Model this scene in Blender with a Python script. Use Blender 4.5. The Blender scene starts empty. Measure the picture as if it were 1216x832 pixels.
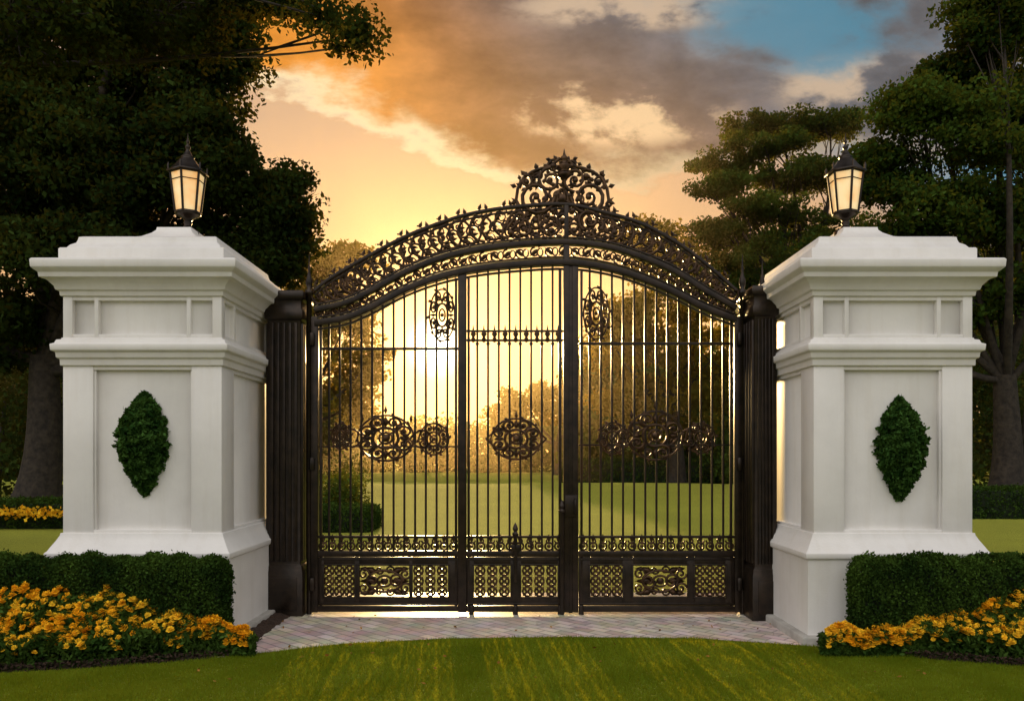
import bpy, math, random
import numpy as np
from mathutils import Vector
rng = np.random.default_rng(7)
random.seed(7)
scene = bpy.context.scene
R = math.radians

def lin(r, g, b):
    f = lambda c: (c/255/12.92) if c/255 <= 0.04045 else ((c/255+0.055)/1.055)**2.4
    return (f(r), f(g), f(b), 1)

# ------------------------------------------------------------------ mesh builder
class MB:
    def __init__(s): s.v = []; s.f = []; s.n = 0
    def add(s, verts, faces, mat=0):
        verts = np.asarray(verts, dtype=np.float32).reshape(-1, 3)
        faces = np.asarray(faces, dtype=np.int32)
        s.v.append(verts); s.f.append((faces + s.n, mat)); s.n += len(verts)
    def box(s, x0, x1, y0, y1, z0, z1, mat=0):
        v = [(x0,y0,z0),(x1,y0,z0),(x1,y1,z0),(x0,y1,z0),(x0,y0,z1),(x1,y0,z1),(x1,y1,z1),(x0,y1,z1)]
        s.add(v, [(0,3,2,1),(4,5,6,7),(0,1,5,4),(1,2,6,5),(2,3,7,6),(3,0,4,7)], mat)
    def loft_rings(s, rings, mat=0, closed=True, cap=True):
        k = len(rings[0]); v = np.array(rings, dtype=np.float32).reshape(-1, 3)
        f = []
        for i in range(len(rings)-1):
            for j in range(k if closed else k-1):
                a = i*k+j; b = i*k+(j+1) % k
                f.append((a, b, b+k, a+k))
        s.add(v, f, mat)
        if cap:
            if k == 4:
                s.add(rings[0], [(3,2,1,0)], mat); s.add(rings[-1], [(0,1,2,3)], mat)
            else:
                for rg, fl in ((rings[0], 1), (rings[-1], 0)):
                    c = np.mean(np.array(rg), axis=0)
                    vv = list(rg)+[tuple(c)]
                    s.add(vv, [((j+1)%k, j, k) if fl else (j, (j+1)%k, k) for j in range(k)], mat)
    def tube(s, pts, r, sides=5, mat=0, cap=True):
        pts = np.asarray(pts, dtype=float); n = len(pts)
        rr = np.full(n, r) if np.isscalar(r) else np.asarray(r, float)
        t = np.gradient(pts, axis=0); t /= (np.linalg.norm(t, axis=1, keepdims=True)+1e-9)
        ref = np.array([0,1,0.]) if abs(t[:,1]).mean() < 0.8 else np.array([1.,0,0])
        a = np.cross(t, ref); a /= (np.linalg.norm(a, axis=1, keepdims=True)+1e-9)
        b = np.cross(t, a)
        ang = np.arange(sides)/sides*2*math.pi + math.pi/sides
        rings = pts[:,None,:] + rr[:,None,None]*(np.cos(ang)[None,:,None]*a[:,None,:]+np.sin(ang)[None,:,None]*b[:,None,:])
        idx = np.arange(n-1)[:,None]*sides; j = np.arange(sides)[None,:]; j2 = (j+1) % sides
        f = np.stack([idx+j, idx+j2, idx+j2+sides, idx+j+sides], -1).reshape(-1,4)
        s.add(rings.reshape(-1,3), f, mat)
    def ribbon(s, pts2, y, w, d, mat=0):
        p = np.asarray(pts2, float); t = np.gradient(p, axis=0); t /= np.linalg.norm(t,axis=1,keepdims=True)
        nrm = np.stack([-t[:,1], t[:,0]], 1)
        rings = []
        for i in range(len(p)):
            a = p[i]+nrm[i]*w/2; b = p[i]-nrm[i]*w/2
            rings.append([(a[0],y-d/2,a[1]),(a[0],y+d/2,a[1]),(b[0],y+d/2,b[1]),(b[0],y-d/2,b[1])])
        s.loft_rings(rings, mat)
    def lathe(s, prof, cx, cy, sides=16, mat=0, rot=0.0):
        rings = [[(cx+r*math.cos(2*math.pi*k/sides+rot), cy+r*math.sin(2*math.pi*k/sides+rot), z) for k in range(sides)] for r, z in prof]
        s.loft_rings(rings, mat)
    def leaves(s, c, size, mat=0, up=0.0, aspect=0.5):
        c = np.asarray(c, np.float32); n = len(c)
        a = rng.normal(size=(n,3)); a /= np.linalg.norm(a,axis=1,keepdims=True)
        q = rng.normal(size=(n,3)); q[:,2] *= (1-up)
        if up > 0: a[:,2] *= (1-up); a /= np.linalg.norm(a,axis=1,keepdims=True)
        b = np.cross(a, q) if up == 0 else q-(q*a).sum(1,keepdims=True)*a
        b /= (np.linalg.norm(b,axis=1,keepdims=True)+1e-9)
        sz = (size*rng.uniform(0.6,1.3,size=(n,1)))
        v = np.stack([c-a*sz*0.5, c+b*sz*aspect*0.5+a*sz*.05, c+a*sz*0.5, c-b*sz*aspect*0.5+a*sz*.05], 1).reshape(-1,3)
        s.add(v, np.arange(n*4).reshape(-1,4), mat)
    def build(s, name, mats, parent=None, smooth=False, bevel=0):
        me = bpy.data.meshes.new(name)
        V = np.concatenate(s.v); me.vertices.add(len(V)); me.vertices.foreach_set("co", V.ravel())
        loops = np.concatenate([f.ravel() for f, m in s.f])
        tot = np.concatenate([np.full(len(f), f.shape[1], np.int32) for f, m in s.f])
        mi = np.concatenate([np.full(len(f), m, np.int32) for f, m in s.f])
        st = np.concatenate([[0], np.cumsum(tot)[:-1]]).astype(np.int32)
        me.loops.add(len(loops)); me.loops.foreach_set("vertex_index", loops.astype(np.int32))
        me.polygons.add(len(tot)); me.polygons.foreach_set("loop_start", st); me.polygons.foreach_set("loop_total", tot)
        me.polygons.foreach_set("material_index", mi)
        if smooth: me.polygons.foreach_set("use_smooth", np.ones(len(tot), bool))
        me.update(calc_edges=True); me.validate()
        for m in (mats if isinstance(mats, (list,tuple)) else [mats]): me.materials.append(m)
        ob = bpy.data.objects.new(name, me); scene.collection.objects.link(ob)
        if parent: ob.parent = parent
        if bevel:
            b = ob.modifiers.new("b", 'BEVEL'); b.width = bevel; b.segments = 2; b.limit_method = 'ANGLE'; b.angle_limit = R(35)
        return ob
def empty(name, loc=(0,0,0)):
    e = bpy.data.objects.new(name, None); scene.collection.objects.link(e); e.location = (0,0,0); return e

# ------------------------------------------------------------------ materials
def newmat(name):
    m = bpy.data.materials.new(name); m.use_nodes = True; nt = m.node_tree
    return m, nt, nt.nodes["Principled BSDF"]
def noise_mix(nt, c1, c2, scale, detail=4, coord='Object', lo=0.35, hi=0.65, rough=.6, stretch=None):
    tc = nt.nodes.new("ShaderNodeTexCoord"); n = nt.nodes.new("ShaderNodeTexNoise")
    n.inputs["Scale"].default_value = scale; n.inputs["Detail"].default_value = detail; n.inputs["Roughness"].default_value = rough
    src = tc.outputs[coord]
    if stretch:
        mp = nt.nodes.new("ShaderNodeMapping"); mp.inputs["Scale"].default_value = stretch; nt.links.new(src, mp.inputs[0]); src = mp.outputs[0]
    nt.links.new(src, n.inputs["Vector"])
    cr = nt.nodes.new("ShaderNodeValToRGB"); cr.color_ramp.elements[0].position = lo; cr.color_ramp.elements[1].position = hi
    cr.color_ramp.elements[0].color = c1; cr.color_ramp.elements[1].color = c2
    nt.links.new(n.outputs["Fac"], cr.inputs["Fac"]); return cr.outputs["Color"], n
def bump(nt, bsdf, h, strength, dist):
    b = nt.nodes.new("ShaderNodeBump"); b.inputs["Strength"].default_value = strength; b.inputs["Distance"].default_value = dist
    nt.links.new(h, b.inputs["Height"]); nt.links.new(b.outputs["Normal"], bsdf.inputs["Normal"])
def leaf_mat(name, c1, c2, trans=0.35, tcol=(0.25,0.22,0.02,1), scale=0.5):
    m = bpy.data.materials.new(name); m.use_nodes = True; nt = m.node_tree; nt.nodes.clear()
    out = nt.nodes.new("ShaderNodeOutputMaterial")
    col, _ = noise_mix(nt, c1, c2, scale, 2)
    g = nt.nodes.new("ShaderNodeNewGeometry")
    mr = nt.nodes.new("ShaderNodeMapRange"); mr.inputs[3].default_value = 0.5; mr.inputs[4].default_value = 1.6
    nt.links.new(g.outputs["Random Per Island"], mr.inputs[0])
    mx = nt.nodes.new("ShaderNodeVectorMath"); mx.operation = 'SCALE'
    nt.links.new(col, mx.inputs[0]); nt.links.new(mr.outputs[0], mx.inputs["Scale"])
    d = nt.nodes.new("ShaderNodeBsdfDiffuse")
    t = nt.nodes.new("ShaderNodeBsdfTranslucent"); t.inputs["Color"].default_value = tcol
    ms = nt.nodes.new("ShaderNodeMixShader"); ms.inputs[0].default_value = trans
    nt.links.new(mx.outputs[0], d.inputs["Color"])
    nt.links.new(d.outputs[0], ms.inputs[1]); nt.links.new(t.outputs[0], ms.inputs[2]); nt.links.new(ms.outputs[0], out.inputs[0])
    return m

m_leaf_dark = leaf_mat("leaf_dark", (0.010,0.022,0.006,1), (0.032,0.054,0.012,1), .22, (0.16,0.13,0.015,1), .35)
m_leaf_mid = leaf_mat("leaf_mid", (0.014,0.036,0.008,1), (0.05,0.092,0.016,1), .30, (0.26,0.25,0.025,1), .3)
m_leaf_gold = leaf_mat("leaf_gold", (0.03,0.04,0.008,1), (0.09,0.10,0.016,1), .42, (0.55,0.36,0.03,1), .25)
m_hedge = leaf_mat("hedge_leaf", (0.015,0.035,0.008,1), (0.045,0.085,0.014,1), .15, (0.12,0.16,0.02,1), 3)
m_topi = leaf_mat("topiary_leaf", (0.015,0.045,0.010,1), (0.055,0.12,0.025,1), .15, (0.1,0.16,0.02,1), 9)
m_fleaf = leaf_mat("flower_leaf", (0.02,0.05,0.01,1), (0.06,0.11,0.02,1), .25, (0.15,0.2,0.02,1), 5)
m_petal = leaf_mat("petal", (0.78,0.36,0.012,1), (0.92,0.62,0.04,1), .25, (0.9,0.5,0.03,1), 4)
m_grassblade = leaf_mat("grass_blade", (0.075,0.145,0.010,1), (0.14,0.215,0.018,1), .42, (0.66,0.62,0.03,1), 1.2)
m_litter = leaf_mat("fallen_leaf", (0.20,0.09,0.02,1), (0.35,0.20,0.04,1), .2, (0.4,0.2,0.03,1), 4)
m_bark, nt, b = newmat("bark")
c, n = noise_mix(nt, (0.014,0.010,0.007,1), (0.045,0.034,0.023,1), 6); nt.links.new(c, b.inputs["Base Color"]); b.inputs["Roughness"].default_value=.9
bump(nt, b, n.outputs["Fac"], .8, .05)
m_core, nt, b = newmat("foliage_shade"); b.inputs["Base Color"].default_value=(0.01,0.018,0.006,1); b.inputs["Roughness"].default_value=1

m_white, nt, b = newmat("white_painted_stucco")
c, n = noise_mix(nt, (0.72,0.70,0.675,1), (0.82,0.80,0.775,1), 1.4, 9, lo=.3, hi=.6, rough=.62)
c2, n3_ = noise_mix(nt, (0.93,0.915,0.89,1), (1,1,1,1), 5, 6, lo=.34, hi=.5, stretch=(1.6,1.6,.14))
mm = nt.nodes.new("ShaderNodeMix"); mm.data_type='RGBA'; mm.blend_type='MULTIPLY'; mm.inputs[0].default_value=.6
nt.links.new(c, mm.inputs[6]); nt.links.new(c2, mm.inputs[7]); nt.links.new(mm.outputs[2], b.inputs["Base Color"]); b.inputs["Roughness"].default_value=.5
n2 = nt.nodes.new("ShaderNodeTexNoise"); n2.inputs["Scale"].default_value=60; n2.inputs["Detail"].default_value=5
bump(nt, b, n2.outputs["Fac"], .12, .01)
m_iron, nt, b = newmat("dark_bronze_iron")
c, n = noise_mix(nt, (0.014,0.010,0.007,1), (0.035,0.023,0.015,1), 9); nt.links.new(c, b.inputs["Base Color"])
b.inputs["Metallic"].default_value=.5; b.inputs["Roughness"].default_value=.34
m_orn, nt, b = newmat("bronze_ornament")
c, n = noise_mix(nt, (0.024,0.013,0.007,1), (0.095,0.05,0.022,1), 12); nt.links.new(c, b.inputs["Base Color"])
b.inputs["Metallic"].default_value=.65; b.inputs["Roughness"].default_value=.34
m_glass, nt, b = newmat("lit_lantern_glass")
b.inputs["Base Color"].default_value=(0.8,0.6,0.35,1); b.inputs["Roughness"].default_value=.3
c, n = noise_mix(nt, (1.0,0.46,0.12,1), (1.0,0.76,0.38,1), 5, 2); nt.links.new(c, b.inputs["Emission Color"]); b.inputs["Emission Strength"].default_value=.6

m_grass, nt, b = newmat("lawn_grass")
c, n = noise_mix(nt, (0.075,0.13,0.010,1), (0.16,0.22,0.018,1), .35, 8); nt.links.new(c, b.inputs["Base Color"]); b.inputs["Roughness"].default_value=.85
n2 = nt.nodes.new("ShaderNodeTexNoise"); n2.inputs["Scale"].default_value=25; n2.inputs["Detail"].default_value=8
tc = nt.nodes.new("ShaderNodeTexCoord"); nt.links.new(tc.outputs["Object"], n2.inputs["Vector"])
bump(nt, b, n2.outputs["Fac"], 1.0, .14)
b.inputs["Sheen Weight"].default_value=.8; b.inputs["Sheen Tint"].default_value=(0.9,0.85,0.1,1)

m_pave, nt, b = newmat("brick_paving")
br = nt.nodes.new("ShaderNodeTexBrick"); tc = nt.nodes.new("ShaderNodeTexCoord"); mp = nt.nodes.new("ShaderNodeMapping")
mp.inputs["Rotation"].default_value=(0,0,R(45)); nt.links.new(tc.outputs["Object"], mp.inputs[0]); nt.links.new(mp.outputs[0], br.inputs["Vector"])
br.inputs["Color1"].default_value=(0.80,0.66,0.56,1); br.inputs["Color2"].default_value=(0.50,0.39,0.33,1); br.inputs["Mortar"].default_value=(0.22,0.17,0.14,1)
br.inputs["Scale"].default_value=1; br.inputs["Brick Width"].default_value=.24; br.inputs["Row Height"].default_value=.12; br.inputs["Mortar Size"].default_value=.007
nz = nt.nodes.new("ShaderNodeTexNoise"); nz.inputs["Scale"].default_value=4; nz.inputs["Detail"].default_value=6; nt.links.new(tc.outputs["Object"], nz.inputs["Vector"])
mx = nt.nodes.new("ShaderNodeMix"); mx.data_type='RGBA'; mx.blend_type='OVERLAY'; mx.inputs[0].default_value=.6
nt.links.new(br.outputs["Color"], mx.inputs[6]); nt.links.new(nz.outputs["Color"], mx.inputs[7])
hs = nt.nodes.new("ShaderNodeHueSaturation"); hs.inputs["Saturation"].default_value=.8; nt.links.new(mx.outputs[2], hs.inputs["Color"])
nt.links.new(hs.outputs[0], b.inputs["Base Color"]); b.inputs["Roughness"].default_value=.36
bump(nt, b, br.outputs["Fac"], -.6, .008)
m_mulch, nt, b = newmat("mulch")
c, n = noise_mix(nt, (0.018,0.010,0.006,1), (0.085,0.045,0.025,1), 40, 8); nt.links.new(c, b.inputs["Base Color"]); b.inputs["Roughness"].default_value=.95
bump(nt, b, n.outputs["Fac"], 1, .04)
m_stone, nt, b = newmat("kerb_stone")
c, n = noise_mix(nt, (0.35,0.33,0.30,1), (0.5,0.48,0.44,1), 5, 8); nt.links.new(c, b.inputs["Base Color"]); b.inputs["Roughness"].default_value=.8

# ------------------------------------------------------------------ camera
CH = 1.8; F = 946.0; HY = 540.0
cam = bpy.data.cameras.new("camera"); co = bpy.data.objects.new("camera", cam); scene.collection.objects.link(co)
co.location = (0,0,CH); co.rotation_euler = (R(90),0,0)
cam.sensor_width = 36; cam.lens = 28; cam.shift_y = 124/1216; cam.clip_end = 2000
scene.camera = co
scene.view_settings.view_transform = 'Standard'; scene.view_settings.look = 'None'; scene.view_settings.exposure = 0

# ------------------------------------------------------------------ sun + sky
SAZ = R(-5.4); SEL = R(7.7)
sdir = Vector((math.sin(SAZ)*math.cos(SEL), math.cos(SAZ)*math.cos(SEL), math.sin(SEL)))
sl = bpy.data.lights.new("sun", 'SUN'); so = bpy.data.objects.new("sun", sl); scene.collection.objects.link(so)
sl.energy = 5; sl.angle = R(.6); sl.color = (1.0,0.64,0.25)
so.rotation_euler = (-sdir).to_track_quat('-Z','Y').to_euler(); so.location = (0,60,30)

w = bpy.data.worlds.new("World"); scene.world = w; w.use_nodes = True; nt = w.node_tree; nt.nodes.clear()
L = nt.links.new
def setin(s, v):
    if isinstance(v, bpy.types.NodeSocket): L(v, s)
    else: s.default_value = v
def M(op, a, b=None, c=None, clamp=False):
    n = nt.nodes.new("ShaderNodeMath"); n.operation = op; n.use_clamp = clamp
    setin(n.inputs[0], a)
    if b is not None: setin(n.inputs[1], b)
    if c is not None: setin(n.inputs[2], c)
    return n.outputs[0]
def SS(x, lo, hi, a=0., b_=1.):
    n = nt.nodes.new("ShaderNodeMapRange"); n.interpolation_type = 'SMOOTHSTEP'
    setin(n.inputs[0], x)
    for i, v in enumerate((lo,hi,a,b_)): n.inputs[i+1].default_value = v
    return n.outputs[0]
def MIX(f, a, b, mode='MIX', clampf=True):
    n = nt.nodes.new("ShaderNodeMix"); n.data_type = 'RGBA'; n.blend_type = mode; n.clamp_factor = clampf
    setin(n.inputs[0], f); setin(n.inputs[6], a); setin(n.inputs[7], b); return n.outputs[2]
def SC(col, f):
    n = nt.nodes.new("ShaderNodeVectorMath"); n.operation = 'SCALE'; setin(n.inputs[0], col if isinstance(col, bpy.types.NodeSocket) else col[:3]); setin(n.inputs["Scale"], f); return n.outputs[0]
def NZ(vec, scale, detail=6, rough=.55, dist=0):
    n = nt.nodes.new("ShaderNodeTexNoise"); L(vec, n.inputs["Vector"]); n.inputs["Scale"].default_value=scale
    n.inputs["Detail"].default_value=detail; n.inputs["Roughness"].default_value=rough; n.inputs["Distortion"].default_value=dist; return n.outputs["Fac"]
def GA(u,v,cu,cv,ru,rv):
    a=M('DIVIDE',M('SUBTRACT',u,cu),ru); b=M('DIVIDE',M('SUBTRACT',v,cv),rv)
    return M('EXPONENT', M('MULTIPLY', M('ADD',M('MULTIPLY',a,a),M('MULTIPLY',b,b)), -1.))
tc = nt.nodes.new("ShaderNodeTexCoord"); sp = nt.nodes.new("ShaderNodeSeparateXYZ"); L(tc.outputs["Generated"], sp.inputs[0])
X, Y, Z = sp.outputs
yc = M('MAXIMUM', Y, .25); u = M('DIVIDE', X, yc); v = M('DIVIDE', Z, yc)
cb = nt.nodes.new("ShaderNodeCombineXYZ"); L(u, cb.inputs[0]); L(M('MULTIPLY', v, 1.7), cb.inputs[1]); cb.inputs[2].default_value = 3.3
uv = cb.outputs[0]
n1 = NZ(uv, 4.2, 12, .60, .15); n3 = NZ(uv, 6.5, 12, .58, .1); n4 = NZ(uv, 17, 8, .6, .1)
dt = nt.nodes.new("ShaderNodeVectorMath"); dt.operation='DOT_PRODUCT'; L(tc.outputs["Generated"], dt.inputs[0]); dt.inputs[1].default_value = sdir
sd = M('MAXIMUM', dt.outputs["Value"], 0.)
sky = nt.nodes.new("ShaderNodeTexSky"); sky.sky_type='NISHITA'; sky.sun_disc=False; sky.sun_elevation=SEL; sky.sun_rotation=SAZ
lowt = SS(v, 0.12, 0.5)
clear = MIX(lowt, lin(228,168,100), lin(194,156,122))
bl = SS(M('ADD', v, M('MULTIPLY', u, .55)), .50, .70)
clear = MIX(bl, clear, lin(62,126,150))
clear = MIX(.3, clear, SC(sky.outputs[0], .05), 'ADD')
edge = M('SUBTRACT', M('SUBTRACT', v, .322), M('MAXIMUM', M('MULTIPLY', u, -.42), M('MULTIPLY', u, .06)))
e2 = M('ADD', edge, M('MULTIPLY', M('SUBTRACT', n1, .5), .24))
mask = SS(e2, 0.0, .026)
hn = M('ADD', M('MULTIPLY', M('SUBTRACT', n1, .5), 1.6), M('MULTIPLY', M('SUBTRACT', n3, .5), 1.8))
hole = SS(M('ADD', GA(u,v,.38,.53,.22,.065), hn), .45, 1.05)
mask2 = M('MULTIPLY', mask, M('SUBTRACT', 1., M('MULTIPLY', hole, .9)))
cl = MIX(SS(u, -.30, .08), lin(214,134,48), lin(138,108,84))
cl = MIX(SS(M('ADD', v, M('MULTIPLY', u, .6)), .42, .70), cl, lin(104,104,108))
cl = SC(cl, SS(n3, .3, .72, .68, 1.4))
cl = SC(cl, SS(n4, .3, .7, .90, 1.10))
rim = M('MULTIPLY', SS(e2, 0.0, .012), SS(e2, .055, .012))
cl = MIX(M('MULTIPLY', rim, SS(u, .45, -.2, .25, 1.0)), cl, (1.0,0.82,0.50,1))
patch = M('MULTIPLY', SS(n3, .50, .60), SS(GA(u,v,.13,.43,.15,.05), .25, .7))
cl = MIX(M('MULTIPLY', patch, .9), cl, (0.92,0.64,0.36,1))
patch2 = M('MULTIPLY', SS(n3, .50, .62), SS(M('ADD',GA(u,v,.44,.46,.12,.05),GA(u,v,.16,.56,.18,.03)), .25, .7))
cl = MIX(M('MULTIPLY', patch2, .8), cl, (0.68,0.50,0.34,1))
front = MIX(mask2, clear, cl)
g1 = SC((1.0,0.44,0.08), M('MULTIPLY', M('POWER', sd, 34.), .26))
g2 = SC((1.0,0.60,0.17), M('MULTIPLY', M('POWER', sd, 380.), 1.0))
g3 = SC((1.0,0.85,0.55), M('MULTIPLY', M('POWER', sd, 5000.), 12.))
front = MIX(1., front, g1, 'ADD'); front = MIX(1., front, g2, 'ADD'); front = MIX(1., front, g3, 'ADD')
# sky opposite the sun, brightened as pillar fill, dimmed low to deepen cornice shade
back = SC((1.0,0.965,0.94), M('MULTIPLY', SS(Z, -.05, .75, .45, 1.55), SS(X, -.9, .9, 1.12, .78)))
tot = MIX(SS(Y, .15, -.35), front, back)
tot = MIX(SS(Z, 0.0, -.06), tot, (0.08,0.07,0.04,1))
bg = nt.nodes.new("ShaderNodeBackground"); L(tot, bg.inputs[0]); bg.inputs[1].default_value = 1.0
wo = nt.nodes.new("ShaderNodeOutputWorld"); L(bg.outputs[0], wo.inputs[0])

hm = bpy.data.materials.new("evening_haze"); hm.use_nodes=True; ht=hm.node_tree; ht.nodes.clear()
vs=ht.nodes.new("ShaderNodeVolumeScatter"); vs.inputs["Color"].default_value=(1,.76,.40,1); vs.inputs["Density"].default_value=.0021; vs.inputs["Anisotropy"].default_value=.78
oo=ht.nodes.new("ShaderNodeOutputMaterial"); ht.links.new(vs.outputs[0], oo.inputs["Volume"])
mb=MB(); mb.box(-90,90,26,120,.9,20); mb.build("haze", hm)

# ------------------------------------------------------------------ ground
bx = np.array([-9,-6,-4.3,-3.4,-2.6,-1.6,-.6,.6,1.8,2.9,3.7,4.5,6,9.])
by = np.array([6.1,6.25,6.55,6.75,7.05,7.58,7.80,7.86,7.80,7.46,7.0,6.72,6.4,6.1])
bd = lambda x: np.interp(x, bx, by)
xs = np.concatenate([np.linspace(-700,-40,8), np.linspace(-36,36,73), np.linspace(40,700,8)])
ys = np.concatenate([np.linspace(-300,-10,5), np.linspace(-6,14,11), np.linspace(15,70,56), np.linspace(90,900,12)])
XX, YY = np.meshgrid(xs, ys)
hz = np.exp(-((XX-5)/14)**2-((YY-36)/9)**2)*.5 + np.exp(-((XX+16)/9)**2-((YY-40)/10)**2)*.3
hz = hz*np.clip((YY-14)/8, 0, 1)
mb = MB(); nx = len(xs); ny = len(ys)
i = np.arange(ny-1)[:,None]*nx; j = np.arange(nx-1)[None,:]
mb.add(np.stack([XX,YY,hz],-1).reshape(-1,3), np.stack([i+j,i+j+1,i+j+1+nx,i+j+nx],-1).reshape(-1,4))
mb.build("lawn", m_grass, smooth=True)

mb = MB(); px = np.linspace(-2.62,3.02,40)
top = [(x, bd(x)+.0, .008) for x in px]; bot = [(x, 10.4, .008) for x in px]
v_ = top+bot; n_=40
mb.add(v_, [(k,k+1,n_+k+1,n_+k) for k in range(n_-1)])
mb.build("paved_driveway", m_pave)

N=460000
gx = rng.uniform(-5.2,5.2,N); gy = rng.uniform(4.9,7.95,N)
ok = gy < bd(gx)-.01+rng.normal(0,.012,N); gx=gx[ok]; gy=gy[ok]; N=len(gx)
pat = 1+.25*np.sin(gx*3.1+gy*2.3)*np.sin(gx*7.3-gy*5.1)
h = rng.uniform(.014,.036,N)*pat; a = rng.uniform(0,2*math.pi,N); wd=.0035
lx = rng.normal(0,.4,N)*h; ly = rng.normal(0,.4,N)*h
ca, sa = np.cos(a)*wd, np.sin(a)*wd
V = np.stack([np.stack([gx-ca,gy-sa,np.zeros(N)],-1), np.stack([gx+ca,gy+sa,np.zeros(N)],-1), np.stack([gx+lx,gy+ly,h],-1)],1).reshape(-1,3)
mb = MB(); mb.add(V, np.arange(3*N).reshape(-1,3)); mb.build("grass_blades", m_grassblade)

def bed(x0, x1, inner):
    mb = MB(); nx_=50; ny_=24; V=[]
    xs_=np.linspace(x0,x1,nx_)
    for k in range(ny_):
        t=k/(ny_-1)
        for x in xs_:
            y=bd(x)-.03+t*(8.9-bd(x)+.03)
            e=min(t*3.2,1)**.6*min((abs(x-inner))/.25,1)**.6
            z=-.01+.07*e+ .012*math.sin(x*31+y*17)*e+.01*math.sin(x*57-y*43)*e
            V.append((x,y,z))
    mb.add(V, [(k*nx_+q,k*nx_+q+1,(k+1)*nx_+q+1,(k+1)*nx_+q) for k in range(ny_-1) for q in range(nx_-1)])
    mb.build("mulch_bed", m_mulch, smooth=True)
bed(-9,-2.42,-2.42); bed(2.86,9,2.86)
def chips(x0,x1):
    n=9000; x=rng.uniform(x0,x1,n); y=bd(x)+rng.uniform(-.04,.6,n)
    mb=MB(); mb.leaves(np.stack([x,y,.045+rng.uniform(-.03,.03,n)],-1), .035, up=.5, aspect=.4); mb.build("mulch_chips", m_mulch)
chips(-5,-2.42); chips(2.86,5)
n=110; mb=MB(); x=rng.uniform(-3,3.4,n); y=rng.uniform(6.1,8.9,n)
mb.leaves(np.stack([x,y,np.where(y>bd(x),.02,.034)],-1), .04, up=.75, aspect=.6); mb.build("fallen_leaves", m_litter)

# ------------------------------------------------------------------ pillars
def pillar(name, x0, x1, y0, y1):
    par = empty(name)
    W=x1-x0; Dp=y1-y0
    def ring(z,o):
        oy = o if o>=0 else o*Dp/W
        return [(x0-o,y0-oy,z),(x1+o,y0-oy,z),(x1+o,y1+oy,z),(x0-o,y1+oy,z)]
    def loft(nm, prof, bevel=.005):
        mb=MB(); mb.loft_rings([ring(z,o) for z,o in prof]); return mb.build(nm, m_white, par, bevel=bevel)
    mb=MB(); mb.loft_rings([ring(z,o) for z,o in [(-.05,.17),(.075,.17),(.085,.16)]]); mb.build("base_slab", m_stone, par, bevel=.008)
    loft("plinth", [(.08,.09),(.80,.09),(.815,.115),(.865,.12),(.885,.10),(.93,.075),(.98,.045),(1.03,.02),(1.05,.018),(1.05,-.045)])
    loft("core", [(1.04,-.045),(3.36,-.045)],0)
    loft("belt_moulding", [(2.66,-.03),(2.66,.02),(2.72,.022),(2.735,.045),(2.785,.05),(2.80,.08),(2.86,.085),(2.875,.055),(2.905,.045),(2.915,.012),(2.93,.010),(2.93,-.03)])
    loft("cornice", [(3.33,-.03),(3.33,.02),(3.375,.025),(3.385,.05),(3.42,.06),(3.46,.095),(3.48,.12),(3.485,.15),(3.53,.155),(3.545,.175),(3.57,.20),(3.64,.205),(3.655,.19),(3.665,.0)])
    loft("cap", [(3.66,.03),(3.78,.03),(3.795,.02),(3.80,-.015),(3.84,-.04),(3.87,-.075),(3.90,-.085),(3.93,-.09),(3.945,-.12),(3.97,-.22),(4.01,-.36),(4.07,-.48),(4.13,-.55),(4.17,-.58),(4.20,-.585)],.004)
    mb=MB()
    cs=.29
    for zz0,zz1,c in ((1.045,2.665,cs),(2.92,3.335,.09)):
        cy=c if c<.2 else .34
        for xa,xb in ((x0,x0+c),(x1-c,x1)):
            for ya,yb in ((y0,y0+cy),(y1-cy,y1)):
                mb.box(xa,xb,ya,yb,zz0,zz1)
    for xa in (x0+.30,x1-.34): mb.box(xa,xa+.04,y0+.003,y0+.1,2.921,3.334); mb.box(xa,xa+.04,y1-.1,y1-.003,2.921,3.334)
    for ya in (y0+.36,y1-.40):
        mb.box(x0+.003,x0+.1,ya,ya+.04,2.921,3.334); mb.box(x1-.1,x1-.003,ya,ya+.04,2.921,3.334)
    for za,zb in ((2.922,2.965),(3.29,3.333)):
        mb.box(x0+.05,x1-.05,y0+.006,y0+.1,za,zb); mb.box(x0+.05,x1-.05,y1-.1,y1-.006,za,zb)
        mb.box(x0+.006,x0+.1,y0+.05,y1-.05,za,zb); mb.box(x1-.1,x1-.006,y0+.05,y1-.05,za,zb)
    for za,zb in ((2.62,2.664),(1.046,1.08)):
        mb.box(x0+.05,x1-.05,y0+.008,y0+.1,za,zb); mb.box(x0+.05,x1-.05,y1-.1,y1-.008,za,zb)
        mb.box(x0+.008,x0+.1,y0+.05,y1-.05,za,zb); mb.box(x1-.1,x1-.008,y0+.05,y1-.05,za,zb)
    for xa in (x0+cs,x1-cs-.018): mb.box(xa,xa+.018,y0+.022,y0+.1,1.08,2.62)
    mb.build("panel_frames", m_white, par, bevel=.004)
    return par
PY=7.68
PL = pillar("gate_pillar", -4.33,-2.80,PY,9.55)
PR = pillar("gate_pillar.001", 2.91,4.44,PY,9.55)

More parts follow.
